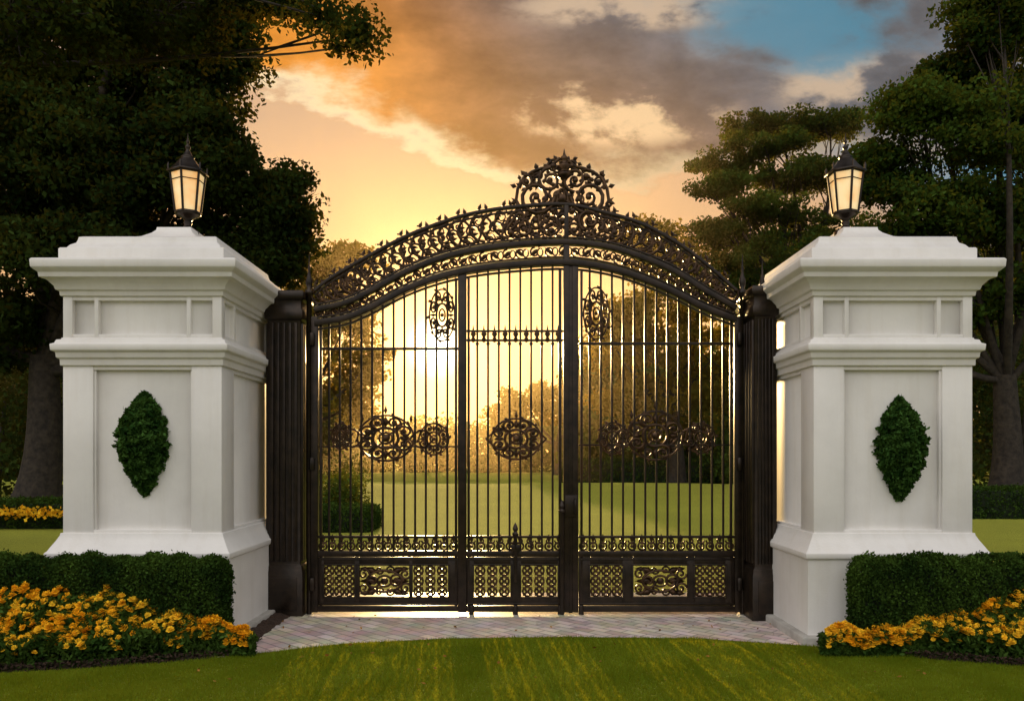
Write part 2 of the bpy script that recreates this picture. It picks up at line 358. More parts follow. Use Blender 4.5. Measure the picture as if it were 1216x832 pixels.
# ------------------------------------------------------------------ lanterns
def lantern(name, cx, cy, z0):
    par=empty(name)
    mb=MB()
    mb.lathe([(.12,z0-.02),(.12,z0+.02),(.09,z0+.035),(.05,z0+.06),(.035,z0+.09),(.045,z0+.11),(.035,z0+.13),(.06,z0+.16),(.115,z0+.19),(.135,z0+.20),(.135,z0+.225),(.0,z0+.225)],cx,cy,12)
    zb=z0+.22; zt=z0+.64; rb=.128; rt=.178
    for k in range(6):
        a=k*math.pi/3+R(30)
        p0=np.array([cx+rb*math.cos(a),cy+rb*math.sin(a),zb]); p1=np.array([cx+rt*math.cos(a),cy+rt*math.sin(a),zt])
        mb.tube([p0,(p0+p1)/2,p1],.014,4)
        a2=a+math.pi/3
        for rr,zz,th in ((rb,zb,.014),(rt,zt,.014),(rb+(rt-rb)*.8,zb+(zt-zb)*.8,.006)):
            q0=np.array([cx+rr*math.cos(a),cy+rr*math.sin(a),zz]); q1=np.array([cx+rr*math.cos(a2),cy+rr*math.sin(a2),zz]); mb.tube([q0,(q0+q1)/2,q1],th,4)
        mb.lathe([(.001,zt+.10),(.014,zt+.07),(.01,zt+.03),(.018,zt+.01)],cx+(rt+.018)*math.cos(a),cy+(rt+.018)*math.sin(a),5)
    mb.lathe([(rt+.035,zt),(rt+.04,zt+.015),(rt+.01,zt+.03),(.13,zt+.09),(.085,zt+.15),(.065,zt+.17),(.075,zt+.18),(.05,zt+.20),(.03,zt+.24),(.018,zt+.26),(.03,zt+.28),(.03,zt+.295),(.012,zt+.315),(.012,zt+.33),(.020,zt+.345),(.006,zt+.38),(.002,zt+.44)],cx,cy,6,rot=R(30))
    mb.build("frame", m_iron, par)
    mb=MB(); mb.lathe([(rb-.008,zb+.005),(rt-.008,zt-.005)],cx,cy,6,rot=R(30)); mb.build("glass", m_glass, par)
lantern("lantern",-3.5,8.6,4.19); lantern("lantern.001",3.60,8.6,4.19)

# ------------------------------------------------------------------ gate
GY=9.0; S=F/GY
def G(x,y): return ((x-608)/S, CH+(540-y)/S)
def cat(pts, n=10):
    p=np.array([G(*q) for q in pts]); p=np.vstack([2*p[0]-p[1],p,2*p[-1]-p[-2]]); o=[]
    for k in range(1,len(p)-2):
        for t in np.linspace(0,1,n,endpoint=False):
            o.append(.5*((2*p[k])+(-p[k-1]+p[k+1])*t+(2*p[k-1]-5*p[k]+4*p[k+1]-p[k+2])*t*t+(-p[k-1]+3*p[k]-3*p[k+1]+p[k+2])*t**3))
    o.append(p[-2]); return np.array(o)
inner=cat([(374,384),(410,378),(440,366),(480,345),(520,330),(560,321),(610,315),(672,312),(720,318),(760,330),(800,347),(835,365),(874,380)])
mid=cat([(374,368),(410,360),(440,346),(480,324),(520,308),(560,298),(610,291),(672,288),(720,293),(760,305),(800,322),(835,344),(874,366)])
outer=cat([(374,345),(395,329),(440,303),(480,282),(520,266),(560,254),(610,246),(672,243),(720,253),(760,265),(800,286),(835,311),(874,345)])
zin=lambda x: np.interp(x, inner[:,0], inner[:,1])
gate=empty("wrought_iron_gate")
def spiral(cx,cz,r,a0,turns,d=1,n=None,rin=.12):
    n=n or int(10*turns)+4; t=np.linspace(0,1,n)
    a=a0+d*t*turns*2*math.pi; rr=r*(1-t*(1-rin))
    return np.stack([cx+rr*np.cos(a), np.zeros(n), cz+rr*np.sin(a)],-1)
def P(a,y=GY): a=np.array(a,float); a[:,1]=y; return a
def blob(mb,x,z,r,y=GY,mat=0):
    rings=[]
    for k in range(1,5):
        ph=k/5*math.pi; rings.append([(x+r*math.sin(ph)*math.cos(q*math.pi/3),y+r*.7*math.sin(ph)*math.sin(q*math.pi/3),z+r*math.cos(ph)) for q in range(6)])
    mb.loft_rings(rings,mat)
def cir(mb,x,z,rx,rz,t,y=GY,n=20,mat=0):
    a=np.linspace(0,2*math.pi,n+1); mb.tube(np.stack([x+rx*np.cos(a),np.full(n+1,y),z+rz*np.sin(a)],-1),t,5,mat)
def leafshape(mb,x,z,ang,l,wd,y=GY,mat=0):
    c,s_=math.cos(ang),math.sin(ang)
    def q(a,b,dy): return (x+c*a-s_*b,y+dy,z+s_*a+c*b)
    v=[q(0,0,0),q(l*.45,wd/2,0),q(l,0,0),q(l*.45,-wd/2,0),q(l*.45,0,-.018),q(l*.45,0,.018)]
    mb.add(v,[(0,1,4),(1,2,4),(2,3,4),(3,0,4),(1,0,5),(2,1,5),(3,2,5),(0,3,5)],mat)

fr=MB()
def vbar(x,y0,y1,wpx,d=.06,yy=GY):
    a=G(x-wpx/2,y0); b_=G(x+wpx/2,y1); fr.box(a[0],b_[0],yy-d/2,yy+d/2,min(a[1],b_[1]),max(a[1],b_[1]))
def hbar(y,x0,x1,hpx,d=.055,yy=GY):
    a=G(x0,y+hpx/2); b_=G(x1,y-hpx/2); fr.box(a[0],b_[0],yy-d/2,yy+d/2,a[1],b_[1])
fr.ribbon(inner,GY,.07,.10); fr.ribbon(inner+[0,-.07],GY,.02,.05); fr.ribbon(mid,GY,.06,.09); fr.ribbon(mid+[0,.055],GY,.018,.05)
fr.ribbon(outer,GY,.035,.06); fr.ribbon(outer+[0,-.05],GY,.014,.04); fr.ribbon(inner+[0,.06],GY,.018,.06)
for x,w_,t in ((374,8,376),(549,10,322),(672.5,7,290),(683,7,314),(876,8,376)): vbar(x,t,726,w_,.075)
vbar(381,380,722,3,.03); vbar(541.5,330,722,3,.03); vbar(556.5,330,722,3,.03); vbar(665,320,722,3.5,.035); vbar(690.5,322,722,3,.03); vbar(868,380,722,3,.03)
leafs=[(378,544),(554,669),(687,872)]
for a,b_ in leafs:
    hbar(722,a,b_,7,.066); hbar(657,a,b_,7,.066); hbar(663.5,a+1,b_-1,2,.045); hbar(637,a,b_,3,.04); hbar(716,a+1,b_-1,2,.045)
hbar(414,382,544,3,.03); hbar(404,554,669,2.5,.03); hbar(393,554,669,2.5,.03); hbar(408,687,870,3,.03)
hbar(530,378,544,1.6,.02); hbar(528,687,870,1.6,.02)
vbar(672.5,244,292,5,.06)
fr.build("frame", m_iron, gate, bevel=.004)
bars=MB()
for (a,b_),n_ in zip(leafs,(13,9,14)):
    for k in range(1,n_):
        x=a+(b_-a)*k/n_; X_,zb=G(x,657); zt=float(zin(X_))
        bars.tube([(X_,GY,zb),(X_,GY,(zb+zt)/2),(X_,GY,zt)],.0135,6)
        for yy in ((414,637) if a<400 else (408,637)): 
            xx,z=G(x,yy); blob(bars,X_,z,.022)
bars.build("bars", m_iron, gate, smooth=True)
orn=MB()
for k in range(9):
    x=562+k*12.6; X_,z=G(x,398.5); h_=.075
    orn.lathe([(.012,z-h_),(.03,z-h_*.6),(.014,z-h_*.2),(.035,z+h_*.25),(.014,z+h_*.7),(.01,z+h_),(.001,z+h_*1.7)],X_,GY,8)
for a,b_ in leafs:
    n_=int((b_-a)/11)
    for k in range(n_):
        x=a+(b_-a)*(k+.5)/n_; X_,z=G(x,646); sgn=1 if k%2 else -1
        cir(orn,X_,z-.02,.042,.042,.012,n=12)
        orn.tube(P(spiral(X_,z+.045,.045,math.pi*(.5+.5*sgn),1.1,sgn)),.012,4)
        blob(orn,X_,z-.02,.022)
        leafshape(orn,X_,z+.02,math.pi/2,.10,.05)
def frame_at(c1,c2,t):
    a=np.array([np.interp(t,np.linspace(0,1,len(c1)),c1[:,0]),np.interp(t,np.linspace(0,1,len(c1)),c1[:,1])])
    b=np.array([np.interp(a[0],c2[:,0],c2[:,0]),np.interp(a[0],c2[:,0],c2[:,1])])
    return a,b
NC=42
for k in range(NC):
    t=(k+.5)/NC; a,b_=frame_at(mid,outer,t); c=(a+b_)/2+[0,.02]; hgt=abs(b_[1]-a[1]); r=min(hgt*.42,.17)
    sgn=1 if c[0]<.6 else -1
    tl=math.atan2(*( (frame_at(mid,outer,min(t+.02,1))[0]-frame_at(mid,outer,max(t-.02,0))[0])[::-1]))
    flip=1 if k%2 else -1
    a0=tl+math.pi*(.5 if flip>0 else -.5)
    c2=c+np.array([0,-flip*r*.12])
    orn.tube(P(spiral(c2[0],c2[1],r*1.02,a0,1.6,flip*sgn,rin=.1)),[.019-.009*q for q in np.linspace(0,1,int(16)+4)],5)
    orn.tube(P(spiral(c2[0]+.07*sgn,c2[1]+flip*r*.75,r*.45,a0+1,1.2,-flip*sgn),GY+.01),.010,4)
    orn.tube(P(spiral(c2[0]-.06*sgn,c2[1]-flip*r*.8,r*.38,a0+3,1.2,flip*sgn),GY-.01),.010,4)
    blob(orn,c2[0],c2[1],.026)
    for q in range(5):
        an=tl+q*1.256+flip
        leafshape(orn,c2[0]+r*.5*math.cos(an),c2[1]+r*.5*math.sin(an),an+.8*flip,r*.6,.042)
    if k%2==0:
        leafshape(orn,b_[0]-.05,b_[1]+.01,1.2,.09,.045); leafshape(orn,b_[0]+.05,b_[1]+.01,1.9,.09,.045)
NC=44
for k in range(NC):
    t=(k+.5)/NC; a,b_=frame_at(inner,mid,t); c=(a+b_)/2+[0,.015]; r=.06; fl=1 if k%2 else -1
    orn.tube(P(spiral(c[0],c[1],r,fl*math.pi/2,1.3,fl)),.013,4)
    cir(orn,c[0]+.06,c[1],.03,.045,.009,n=10)
    leafshape(orn,c[0]-.06,c[1]-fl*.05,fl*.8,.13,.04); leafshape(orn,c[0]+.06,c[1]+fl*.05,math.pi+fl*.8,.13,.035)
def GC(x,y): g=G(x,y); return g
def sp(x,y,rpx,a0,turns,d,th=.018,leafy=True):
    c=GC(x,y); q=spiral(c[0],c[1],rpx/S,a0,turns,d); th*=1.25; orn.tube(P(q,GY+rng.uniform(-.012,.012)),np.linspace(th,th*.6,len(q)),6)
    blob(orn,c[0],c[1],.035)
    if leafy:
        for k in range(7):
            an=a0+k*.9; rr=rpx/S
            leafshape(orn,c[0]+rr*.95*math.cos(an),c[1]+rr*.95*math.sin(an),an+d*1.1,rr*.5+.03,.05)
for s_ in (-1,1):
    cx0=668
    X_=lambda d: cx0+s_*d
    aR=0 if s_<0 else math.pi
    sp(X_(31),234,22,aR,1.9,s_,.022); sp(X_(32),262,14,aR+1,1.5,-s_); sp(X_(15),214,15,aR+1.5,1.7,-s_)
    sp(X_(12),250,12,aR,1.5,s_,.015); sp(X_(43),216,8,aR+2,1.4,s_,.014); sp(X_(14),274,10,aR,1.5,-s_,.014); sp(X_(50),254,9,aR,1.4,-s_,.014)
    sp(X_(31),281,9,aR,1.4,s_,.014); sp(X_(28),209,7,aR+4,1.3,s_,.012); sp(X_(46),272,9,aR,1.4,s_,.013); sp(X_(8),232,9,aR+2,1.4,-s_,.013); sp(X_(62),276,9,aR,1.4,-s_,.013); sp(X_(20),236,7,aR+1,1.2,s_,.012,False)
    sp(X_(11),197,8,aR+1,1.4,-s_,.013)
    oc=np.array([G(X_(d),y) for d,y in ((3,188),(8,192),(15,198),(25,200),(36,204),(46,211),(53,224),(55,238),(50,250),(58,260),(66,272))])
    orn.tube(np.stack([oc[:,0],np.full(len(oc),GY),oc[:,1]],-1),.02,5)
    for d,y,an in ((44,209,.9),(54,222,.3),(30,202,1.3),(15,197,1.7),(54,240,-.2),(60,264,.7)):
        c=G(X_(d),y); leafshape(orn,c[0],c[1],an if s_>0 else math.pi-an,.085,.06); 
c=G(668,236); cir(orn,c[0],c[1],.06,.11,.018); blob(orn,c[0],c[1],.06)
c=G(668,262); cir(orn,c[0],c[1],.07,.07,.016); blob(orn,c[0],c[1],.04)
zf=G(0,205)[1]; xf=G(670,0)[0]
orn.lathe([(.02,zf-.3),(.02,zf-.1),(.05,zf-.06),(.09,zf-.03),(.06,zf),(.04,zf+.03),(.09,zf+.06),(.06,zf+.09),(.03,zf+.11),(.04,zf+.14),(.05,zf+.165),(.025,zf+.19),(.012,zf+.22),(.002,zf+.27)],xf,GY,10)
for s_ in (-1,1):
    q=spiral(xf+s_*.07,zf+.05,.06,0 if s_>0 else math.pi,1.2,-s_); orn.tube(P(q),.014,5)
def medallion(x,y,rx,ry,th=.012):
    cx,cz=G(x,y); rx/=S; rz=ry/S; th*=1.35
    cir(orn,cx,cz,rx*.42,rz*.42,th*1.1,n=16); cir(orn,cx,cz,rx*.22,rz*.22,th*.9,n=12); blob(orn,cx,cz,rx*.15)
    cir(orn,cx,cz,rx*.93,rz*.93,th*.8,n=26)
    nsp=8
    for k in range(nsp):
        a=2*math.pi*k/nsp+math.pi/8
        px_,pz=cx+rx*.68*math.cos(a),cz+rz*.68*math.sin(a)
        q=spiral(0,0,1,a+math.pi,1.6,1 if k%2 else -1); q=q*np.array([rx*.27,1,rz*.27])+np.array([px_,GY+.012*(1 if k%2 else -1),pz]); orn.tube(q,th*.9,5)
        blob(orn,px_,pz,th*1.5)
        m_=min(rx,rz)
        leafshape(orn,cx+rx*.42*math.cos(a+.39),cz+rz*.42*math.sin(a+.39),a+.39,m_*.5,m_*.26)
    for k in range(10):
        a=2*math.pi*k/10; leafshape(orn,cx+rx*.9*math.cos(a),cz+rz*.9*math.sin(a),a+.9,.06,.04)
medallion(458,520,36,29); medallion(515,521,19,20,.009); medallion(405,518,12,16,.009)
medallion(613,521,32,26); medallion(778,517,35,31); medallion(728,520,18,20,.009); medallion(832,520,19,19,.009)
medallion(525,374,16,33,.009); medallion(708,372,16,33,.009)
for x0_,x1_,yy in ((458,515,521),(405,458,520),(728,778,519),(778,832,519),(577,649,521)):
    a=G(x0_,yy); b_=G(x1_,yy); n_=20; t=np.linspace(0,1,n_)
    for s_ in (-1,1): orn.tube(np.stack([a[0]+(b_[0]-a[0])*t,np.full(n_,GY),a[1]+s_*.10*np.sin(t*2*math.pi)],-1),.012,5)
for x,y in ((458,486),(778,481),(430,496),(488,496),(613,492),(750,492),(805,492)):
    c=G(x,y); leafshape(orn,c[0],c[1]-.06,math.pi/2,.11,.04); 
pan=MB()
subs=[(385,421,1),(427,486,2),(490,532,1),(563,606,1),(619,662,1),(701,739,1),(752,816,2),(825,861,1)]
for a,b_ in leafs:
    ss=[q for q in subs if q[0]>=a-2 and q[1]<=b_+2]
    edges=[a]+[e for q in ss for e in (q[0],q[1])]+[b_]
    for k in range(0,len(edges),2):
        p0=G(edges[k],718); p1=G(edges[k+1],661); pan.box(p0[0],p1[0],GY-.014,GY+.014,p0[1],p1[1])
    for q in ss:
        for ya,yb in ((661,671),(708,718)):
            p0=G(q[0],yb); p1=G(q[1],ya); pan.box(p0[0]-.001,p1[0]+.001,GY-.013,GY+.013,p0[1],p1[1])
for a,b_,kind in subs:
    y0,y1=708,671
    for (xa,xb,ya,yb) in ((a-2,b_+2,y1-2,y1),(a-2,b_+2,y0,y0+2),(a-2,a,y1,y0),(b_,b_+2,y1,y0)):
        p0=G(xa,yb); p1=G(xb,ya); pan.box(p0[0],p1[0],GY-.024,GY+.024,p0[1],p1[1])
    cx=(a+b_)/2; cz_=(y0+y1)/2
    if kind==1:
        n_=3
        for i_ in range(n_):
            for j_ in range(n_):
                c=G(a+(b_-a)*(i_+.5)/n_, y1+(y0-y1)*(j_+.5)/n_)
                cir(orn,c[0],c[1],.052,.052,.012,n=10); blob(orn,c[0],c[1],.024)
                for q in range(4): leafshape(orn,c[0],c[1],math.pi/4+q*math.pi/2,.08,.032)
    else:
        c=G(cx,cz_); cir(orn,c[0],c[1],.2,.12,.016); cir(orn,c[0],c[1],.08,.06,.014); blob(orn,c[0],c[1],.045)
        for s_ in (-1,1):
            q=spiral(c[0]+s_*.13,c[1],.085,0,1.6,s_); q[:,1]=GY; orn.tube(q,.016,5)
            for vv in (-1,1):
                q=spiral(c[0]+s_*.235,c[1]+vv*.08,.065,0,1.4,-s_*vv); q[:,1]=GY; orn.tube(q,.014,5)
                q=spiral(c[0]+s_*.06,c[1]+vv*.12,.05,0,1.3,s_*vv); q[:,1]=GY+.01; orn.tube(q,.012,5)
                leafshape(orn,c[0]+s_*.06,c[1]+vv*.09,math.pi/2*(1-s_)+vv*s_*.35,.2,.08)
                leafshape(orn,c[0]+s_*.16,c[1]+vv*.13,math.pi/2*(1-s_)+vv*s_*.1,.13,.06)
            leafshape(orn,c[0]+s_*.05,c[1],0 if s_>0 else math.pi,.24,.09)
pan.build("kick_panels", m_iron, gate, bevel=.003)
orn.build("scrollwork", m_orn, gate, smooth=True)
lt=MB()
for x,yt,yb,r in ((612,625,690,.022),(667,598,728,.026)):
    X_,z1=G(x,yt); z0=G(x,yb)[1]
    lt.lathe([(r,z0),(r,z1-.1),(r*1.6,z1-.09),(r*1.6,z1-.07),(r*.8,z1-.05),(r*1.5,z1-.02),(r*.9,z1+.02),(.002,z1+.05)],X_,GY-.05,10)
for x in (612,):
    c=G(x,650); lt.box(c[0]-.05,c[0]+.05,GY-.07,GY-.034,c[1]-.04,c[1]+.04); 
for x,y in ((560,720),(612,722),(665,722),(690,722)):
    c=G(x,724); lt.lathe([(.03,0.0),(.03,.1),(.02,.11)],c[0],GY-.03,8)
c=G(677.5,600); lt.box(c[0]-.02,c[0]+.02,GY-.03,GY+.03,.02,4.0)
c=G(676,600); lt.box(c[0]-.05,c[0]+.09,GY-.065,GY-.04,c[1]-.12,c[1]+.12)
hp=[(c[0]+.06,GY-.06,c[1]+.08),(c[0]+.06,GY-.11,c[1]+.07),(c[0]+.06,GY-.12,c[1]),(c[0]+.06,GY-.11,c[1]-.07),(c[0]+.06,GY-.06,c[1]-.08)]
lt.tube(hp,.011,6)
for z in (.35,1.7,3.1):
    for x in (-2.25,2.56): lt.lathe([(.028,z-.07),(.034,z-.06),(.034,z+.06),(.028,z+.07)],x,GY-.05,10)
lt.build("latch_and_hinges", m_iron, gate, bevel=.002)

# ------------------------------------------------------------------ gate posts
def post(name,x0,x1,y0,y1,fx):
    par=empty(name); mb=MB()
    def ring(z,o): return [(x0-o,y0-o,z),(x1+o,y0-o,z),(x1+o,y1+o,z),(x0-o,y1+o,z)]
    mb.loft_rings([ring(z,o) for z,o in [(0,.0),(.5,.0),(.52,-.01),(.56,-.012),(.58,-.03),(3.3,-.03),(3.32,-.005),(3.4,0),(3.44,-.02),(3.52,-.02),(3.54,.01),(3.6,.015),(3.63,.0),(3.64,-.05)]])
    n_=5; w_=(x1-x0-.1)
    for k in range(n_):
        xa=x0+.05+w_*k/n_+.012; mb.box(xa,xa+w_/n_-.024,y0+.008,y0+.06,.62,3.27)
        ya=y0+.05+(y1-y0-.1)*k/n_+.01
        for xs_,s_ in ((x0,1),(x1,-1)):
            mb.box(min(xs_+s_*.008,xs_+s_*.06),max(xs_+s_*.008,xs_+s_*.06),ya,ya+(y1-y0-.1)/n_-.02,.62,3.27)
    mb.box(x0+.06,x1-.06,y0-.012,y0+.02,.08,.44)
    mb.build("shaft", m_iron, par, bevel=.005)
    mb=MB()
    mb.lathe([(.03,0.0),(.03,3.6),(.045,3.61),(.045,3.65),(.022,3.67),(.035,3.72),(.038,3.76),(.022,3.82),(.012,3.87),(.016,3.9),(.008,3.95),(.002,4.07)],fx,GY-.01,10)
    mb.build("finial_rod", m_iron, par, smooth=False)
post("gate_post",-2.76,-2.33,8.85,9.3,-2.29); post("gate_post.001",2.60,2.89,8.6,9.2,2.60)
mb=MB(); mb.lathe([(.03,3.55),(.045,3.6),(.02,3.66),(.03,3.72),(.012,3.8),(.002,3.98)],2.78,8.85,8); sf=mb.build("post_finial", m_iron, bpy.data.objects["gate_post.001"])

# ------------------------------------------------------------------ hedges / topiary / flowers
def hedge(name,x0,x1,y0,y1,z1,n,leaf=.035,mat=m_hedge,par=None,r=.08):
    mb=MB()
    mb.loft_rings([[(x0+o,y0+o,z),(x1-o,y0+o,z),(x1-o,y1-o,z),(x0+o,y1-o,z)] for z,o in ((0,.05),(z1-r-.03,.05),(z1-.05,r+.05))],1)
    A=[(x1-x0)*(y1-y0),(x1-x0)*z1,(x1-x0)*z1*.3,(y1-y0)*z1,(y1-y0)*z1]; A=np.array(A)/sum(A)
    cs=[]
    for k,a in enumerate(A):
        m_=int(n*a)+1; p=rng.uniform(0,1,(m_,3)); X_=x0+p[:,0]*(x1-x0); Y_=y0+p[:,1]*(y1-y0); Z_=p[:,2]*z1
        if k==0: Z_[:]=z1
        elif k==1: Y_[:]=y0
        elif k==2: Y_[:]=y1
        elif k==3: X_[:]=x0
        else: X_[:]=x1
        cs.append(np.stack([X_,Y_,Z_],-1))
    c=np.concatenate(cs)
    lo=np.array([x0+r,y0+r,-9]); hi=np.array([x1-r,y1-r,z1-r]); q=np.clip(c,lo,hi); d=c-q; l=np.linalg.norm(d,axis=1,keepdims=True)
    c=np.where(l>1e-6,q+d/np.maximum(l,1e-6)*np.minimum(l,r),c)
    lump=.022*(np.sin(c[:,0]*9+c[:,1]*5)+np.sin(c[:,0]*23+c[:,2]*11+c[:,1]*17))
    c+=np.stack([np.zeros(len(c)),-lump*.6,lump],-1)*min(1,z1); c+=rng.normal(0,leaf*.5,c.shape)
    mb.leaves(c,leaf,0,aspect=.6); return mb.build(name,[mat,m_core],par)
hedge("box_hedge",-5.6,-2.60,7.12,7.5,.86,70000,.030,r=.17)
hedge("box_hedge.001",3.12,6.0,7.12,7.5,.86,60000,.030,r=.17)
hedge("clipped_hedge",-20,-9.6,19.3,20.6,.66,26000,.07)
hedge("clipped_hedge.001",12.0,24,22,23.4,.85,26000,.07)
hedge("clipped_hedge.002",-6.6,-3.3,18.4,20.2,.55,16000,.06,r=.2)
hedge("clipped_hedge.004",3,17,46,47.5,1.5,14000,.14,r=.3)

def topiary(name,cx,cz,hw,hh,yf):
    mb=MB(); n=10000; t0=.1
    def wid(t):
        s_=np.where(t>t0,(t-t0)/(1-t0),(t0-t)/(1+t0)); return hw*(1-np.abs(s_)**1.65)**.9
    t=rng.uniform(-1,1,n); a=rng.uniform(math.pi,2*math.pi,n)
    clump=.035*np.sin(t*17+a*4)*np.sin(a*7-t*9)
    rad=(wid(t)+.012)*rng.uniform(.82,1.05,n)+clump*np.minimum(1,wid(t)/hw*1.5)
    c=np.stack([cx+rad*np.cos(a),yf+.02+rad*1.25*np.sin(a),cz+hh*t],-1)+rng.normal(0,.008,(n,3)); c[:,1]=np.minimum(c[:,1],yf-.003)
    mb.leaves(c,.046,0,aspect=.6)
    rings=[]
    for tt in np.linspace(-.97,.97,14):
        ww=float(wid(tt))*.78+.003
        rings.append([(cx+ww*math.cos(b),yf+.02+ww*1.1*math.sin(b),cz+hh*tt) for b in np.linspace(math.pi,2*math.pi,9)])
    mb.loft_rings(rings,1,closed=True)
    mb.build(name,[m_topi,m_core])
topiary("wall_topiary",-3.56,1.91,.215,.49,PY+.045); topiary("wall_topiary.001",3.755,1.86,.21,.49,PY+.045)

def flowers(name,x0,x1,off0,off1,n,z0,zg,nl,inner):
    par=empty(name); fol=MB(); pet=MB()
    def hgt(x,y):
        t=np.clip((y-bd(x)-off0)/(off1-off0),0,1); e=np.clip(np.abs(x-inner)/.25,0,1)**.5
        return (z0+(zg-z0)*t)*(.45+.55*e)+.03*np.sin(x*7+y*9)+.025*np.sin(x*19-y*13)
    x=rng.uniform(x0,x1,nl); y=bd(x)+rng.uniform(off0,off1,nl); y=np.minimum(y,7.14); h_=hgt(x,y)
    z=h_*(1-rng.uniform(0,1,nl)**2*.9); z=np.maximum(z,.03)
    fol.leaves(np.stack([x,y-.02+rng.normal(0,.02,nl),z-.02],-1),.06,aspect=.42)
    fol.build("foliage",m_fleaf,par)
    for k in range(n):
        x=rng.uniform(x0+.05,x1-.05); y=float(bd(x))+rng.uniform(off0,off1); y=min(y,7.12)
        z=float(hgt(x,y)) + rng.uniform(-.03,.035)
        if rng.uniform()<.3 : z*=rng.uniform(.55,1); y-=.04
        r=rng.uniform(.020,.037); tilt=rng.normal(0,.35,2)+[0,-.45]
        nrm=np.array([tilt[0],tilt[1],1.]); nrm/=np.linalg.norm(nrm)
        ax=np.cross(nrm,[1,0,0]); ax/=np.linalg.norm(ax); bx_=np.cross(nrm,ax); c0=np.array([x,y,z])
        for ringi,(m_,rr,up_) in enumerate(((8,1.15,.05),(7,.85,.4),(5,.5,.75))):
            for q in range(m_):
                a=2*math.pi*(q+.5*ringi)/m_+rng.normal(0,.12); d=ax*math.cos(a)+bx_*math.sin(a); sd_=-ax*math.sin(a)+bx_*math.cos(a)
                base=c0+nrm*r*up_*.7; tip=base+d*r*rr+nrm*r*(up_*.5+rng.normal(0,.12))
                mw=sd_*r*.42*rr
                pet.add([base,base+(tip-base)*.7-mw,tip+nrm*.002,base+(tip-base)*.7+mw],[(0,1,2,3)])
    pet.build("blossoms",m_petal,par)
flowers("marigold_flower_bed",-5.0,-2.30,.06,.50,900,.24,.60,28000,-2.18)
flowers("marigold_flower_bed.001",2.76,5.1,.06,.50,800,.24,.60,26000,2.64)
def farfl(name,x0,x1,y,z,n):
    mb=MB(); c=np.stack([rng.uniform(x0,x1,n),y+rng.normal(0,.12,n),z+rng.normal(0,.06,n)],-1); mb.leaves(c,.1,aspect=.8); mb.build(name,m_petal)
farfl("yellow_flowers",-16,-10,19.05,.42,900)

# ------------------------------------------------------------------ trees
def tree(name,base,tr,fork,blobs,leaf,lpc,mat,cr=(.5,1.1),flat=.6,twigs=.35,seed=1,lr=.42,sag=.10):
    global rng
    rng=np.random.default_rng(seed)
    mb=MB(); bx_,by_=base; k_=9
    fk=np.array([bx_+rng.normal(0,.2),by_,fork])
    zs=np.linspace(0,1,k_); tp=np.stack([bx_+(fk[0]-bx_)*zs+tr*.2*np.sin(zs*4),np.full(k_,by_),zs*fork-.1],-1)
    mb.tube(tp,tr*(1.0+.55*np.exp(-zs*9)-.35*zs),10,1)
    for (cx,cy,cz,rx,ry,rz,nc) in blobs:
        c=np.array([cx,cy,cz]); st=fk+np.array([0,0,rng.uniform(-.25,0)*fork*.5])
        t=np.linspace(0,1,8)[:,None]; wob=rng.normal(0,.05*np.linalg.norm(c-st),(1,3))*np.sin(t*math.pi)
        lp=st+(c-st)*t+wob+np.array([0,0,-sag*np.linalg.norm((c-st)[:2])])*np.sin(t*math.pi)
        r0=tr*lr
        mb.tube(lp,np.linspace(r0,r0*.2,8),6,1)
        d=rng.normal(size=(nc,3)); d/=np.linalg.norm(d,axis=1,keepdims=True); rr=rng.uniform(.15,1,nc)**.5
        cc=c+d*rr[:,None]*np.array([rx,ry,rz])
        cen=[]
        for q in range(nc):
            R_=rng.uniform(*cr); m_=int(lpc*R_**1.5*rng.uniform(.6,1.3))
            pp=rng.normal(size=(m_,3)); pp/=np.linalg.norm(pp,axis=1,keepdims=True); pp*=(rng.uniform(0,1,m_)**.55)[:,None]*R_*rng.uniform(.8,1.25,(1,3))
            pp[:,2]*=flat; cen.append(cc[q]+pp)
            if rng.uniform()<twigs:
                s_=lp[rng.integers(4,8)]; tt=np.linspace(0,1,4)[:,None]
                mb.tube(s_+(cc[q]-s_)*tt+rng.normal(0,.12,(4,3))*np.sin(tt*math.pi),np.linspace(r0*.2,.012,4),4,1)
        mb.leaves(np.concatenate(cen),leaf,0,aspect=.62)
    return mb.build(name,[mat,m_bark])
def B(D,x,y,rx,ry,n,dd=None):
    s_=F/D; return ((x-608)/s_, D+rng.uniform(-1,1), CH+(540-y)/s_, rx/s_, (dd or (rx/s_)*.8), ry/s_, n)
D1=25
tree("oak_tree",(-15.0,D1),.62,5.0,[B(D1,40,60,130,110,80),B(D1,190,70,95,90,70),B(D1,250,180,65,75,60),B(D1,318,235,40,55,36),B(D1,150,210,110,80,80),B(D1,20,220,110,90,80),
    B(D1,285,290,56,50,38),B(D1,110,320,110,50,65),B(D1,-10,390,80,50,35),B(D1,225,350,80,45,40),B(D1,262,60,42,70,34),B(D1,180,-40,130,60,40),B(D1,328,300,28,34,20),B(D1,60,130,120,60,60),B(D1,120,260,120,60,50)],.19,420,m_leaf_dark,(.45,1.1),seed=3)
tree("shade_tree",(-10.6,12.5),.34,9.2,[B(12,330,-18,60,26,30),B(12,412,20,34,24,18),B(12,452,-2,24,14,9),B(12,395,50,16,12,7),B(12,300,-70,120,40,50),B(12,180,-5,120,40,80),B(12,60,30,100,60,70),B(12,-120,60,140,80,50),B(12,-60,-120,200,60,40)],.10,360,m_leaf_dark,(.2,.48),flat=.7,seed=5,lr=.20,sag=.0)
